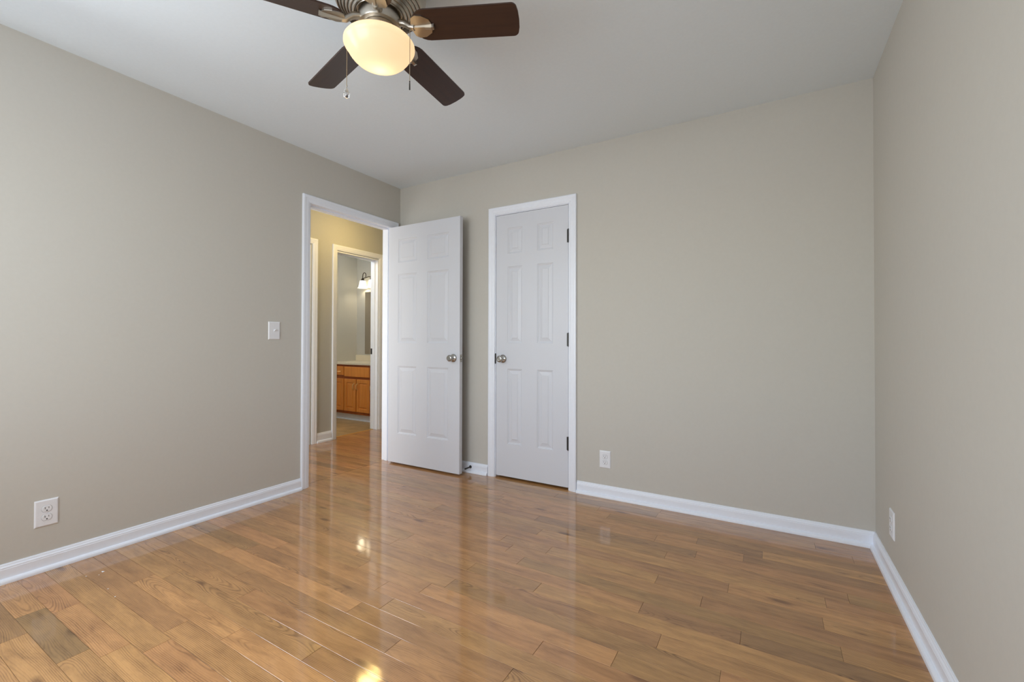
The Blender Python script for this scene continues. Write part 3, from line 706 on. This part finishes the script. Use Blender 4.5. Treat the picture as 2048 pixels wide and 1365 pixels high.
# ------------------------------------------------------------------ bathroom vanity
VF = 3.985                        # front plane of the face frame
VT = .742
van = empty('bathroom_vanity', (-4.76, VF, 0), 'honey oak bathroom vanity cabinet seen through the doorway', 'vanity')
def vl(x): return x+4.76
def vy(y): return y-VF
bm = bmesh.new(); box(bm, vl(BX0+.002), vl(BX1-.002), vy(VF), vy(BYB-.002), .088, VT, .001); link('cabinet_body', bm, M['cab_frame'], van)
bm = bmesh.new(); box(bm, vl(BX0+.002), vl(BX1-.002), vy(VF+.040), vy(VF+.06), .002, .088); strip(bm, [(0, 0), (.012, 0), (.010, .010), (0, .014)], (vl(BX0+.002), .040, .002), (vl(BX1-.002), .040, .002), (0, -1, 0))
tk = link('toe_kick', bm, M['trim'], van); tk['label'] = 'white toe kick board'
def cab_front(x0, x1, z0, z1, name, raised=True):
    bm = bmesh.new(); W, Hh = x1-x0, z1-z0
    rings = [(0, 0), (0, -.016), (.004, -.019)]
    if raised: rings += [(.045, -.019), (.0465, -.012), (.050, -.009), (.053, -.009), (.070, -.017)]
    prev = None
    for ins, y in rings:
        r = [bm.verts.new((x0+sx*ins+(W if sx < 0 else 0), y, z0+sz*ins+(Hh if sz < 0 else 0))) for sx, sz in ((1, 1), (-1, 1), (-1, -1), (1, -1))]
        if prev:
            for i in range(4): bm.faces.new([prev[i], prev[(i+1) % 4], r[(i+1) % 4], r[i]])
        prev = r
    bm.faces.new(prev)
    return link(name, bm, M['cab'], van)
def pull(parent, p, vertical=True):
    bm = bmesh.new(); L = .085; pts = []
    for i in range(13):
        t_ = -1+2*i/12; d = .026*(1-t_**4)
        pts.append((p[0], p[1]-d, p[2]+t_*L/2) if vertical else (p[0]+t_*L/2, p[1]-d, p[2]))
    tube(bm, pts, [.0062]+[.0050]*11+[.0062], 8)
    return link('handle', bm, M['brass'], parent, smooth=True)
s_ = 3.985/4.07
def cx(x): return vl(x*s_)
def cz(z): return 1.0595+(z-1.0595)*s_
dr1 = cab_front(cx(-5.40), cx(-5.063), cz(.590), cz(.708), 'drawer_front', False); pull(dr1, (cx(-5.16), -.019, cz(.640)), False)
cab_front(cx(-5.045), cx(-4.553), cz(.575), cz(.708), 'false_drawer_front', False)
dr2 = cab_front(cx(-4.51), cx(-4.275), cz(.590), cz(.708), 'drawer_front', False)
for a, b, hx in ((-5.40, -5.063, None), (-5.045, -4.815, -4.84), (-4.797, -4.553, -4.775), (-4.530, -4.275, -4.505)):
    d_ = cab_front(cx(a), cx(b), cz(.105), cz(.542), 'cabinet_door')
    if hx: pull(d_, (cx(hx), -.019, cz(.445)))
ct = empty('vanity_countertop', (-4.76, VF, VT), 'cream countertop with low backsplash on the oak vanity', 'countertop')
bm = bmesh.new(); box(bm, vl(BX0+.001), vl(BX1-.001), -.025, vy(BYB-.001), .001, .026, .003); link('counter_slab', bm, M['counter'], ct)
bm = bmesh.new(); box(bm, vl(BX0+.002), vl(BX1-.002), vy(BYB-.019), vy(BYB-.001), .0265, .112, .002); link('backsplash', bm, M['counter'], ct)
bm = bmesh.new(); box(bm, -5.146, -4.28, BYB-.007, BYB-.001, .868, 1.778, .001)
tag(link('wall_mirror', bm, M['mirror']), 'tall frameless mirror above the vanity countertop', 'mirror')
# vanity light: scrolled bronze arms and bell shades
point('bath_ceiling_bulb', (-4.70, 2.9, 2.25), 16.0, (.95, .98, 1.0), .08)  # added unseen fill for the vanity fronts, has no fixture
vlg = empty('vanity_light', (-4.84, BYB-.001, 1.93), 'dark scrolled wall light with glowing bell shades above the mirror', 'wall light')
bm = bmesh.new(); box(bm, -.06, .06, -.02, 0, -.04, .04, .006); tube(bm, [(-.27, -.10, .03), (-.14, -.085, .055), (0, -.075, .02), (.14, -.085, .055), (.27, -.10, .03)], .007, 8); tube(bm, [(0, -.02, .0), (0, -.075, .02)], .008, 8)
link('wall_bracket', bm, M['bronze'], vlg, smooth=True)
for i, dx in enumerate((-.262, -.072, .118, .308)):
    bm = bmesh.new(); pts = []
    for q in range(15):
        a = math.radians(200-q*17); pts.append((dx+.035+.032*math.cos(a), -.09, .078+.040*math.sin(a)))
    pts = [(dx, -.09, .030), (dx-.002, -.09, .06)] + pts[1:]
    tube(bm, pts, .0055, 8); lathe(bm, [(0, .040), (.012, .036), (.030, .012), (.034, .005), (0, .005)], Matrix.Translation((dx, -.09, 0)), 24)
    link('lamp_arm', bm, M['bronze'], vlg, smooth=True)
    bm = bmesh.new(); lathe(bm, [(.030, .004), (.040, 0), (.043, -.025), (.048, -.058), (.055, -.084), (.067, -.100), (.071, -.104)], Matrix.Translation((dx, -.09, 0)), 36, cap=False)
    sh = link('lamp_shade', bm, M['shade'], vlg, smooth=True); sh['label'] = 'glowing white glass bell shade'
    point('vanity_bulb', (-4.84+dx, BYB-.091, 1.93-.060), 1.6, (1.0, .86, .60), .030)
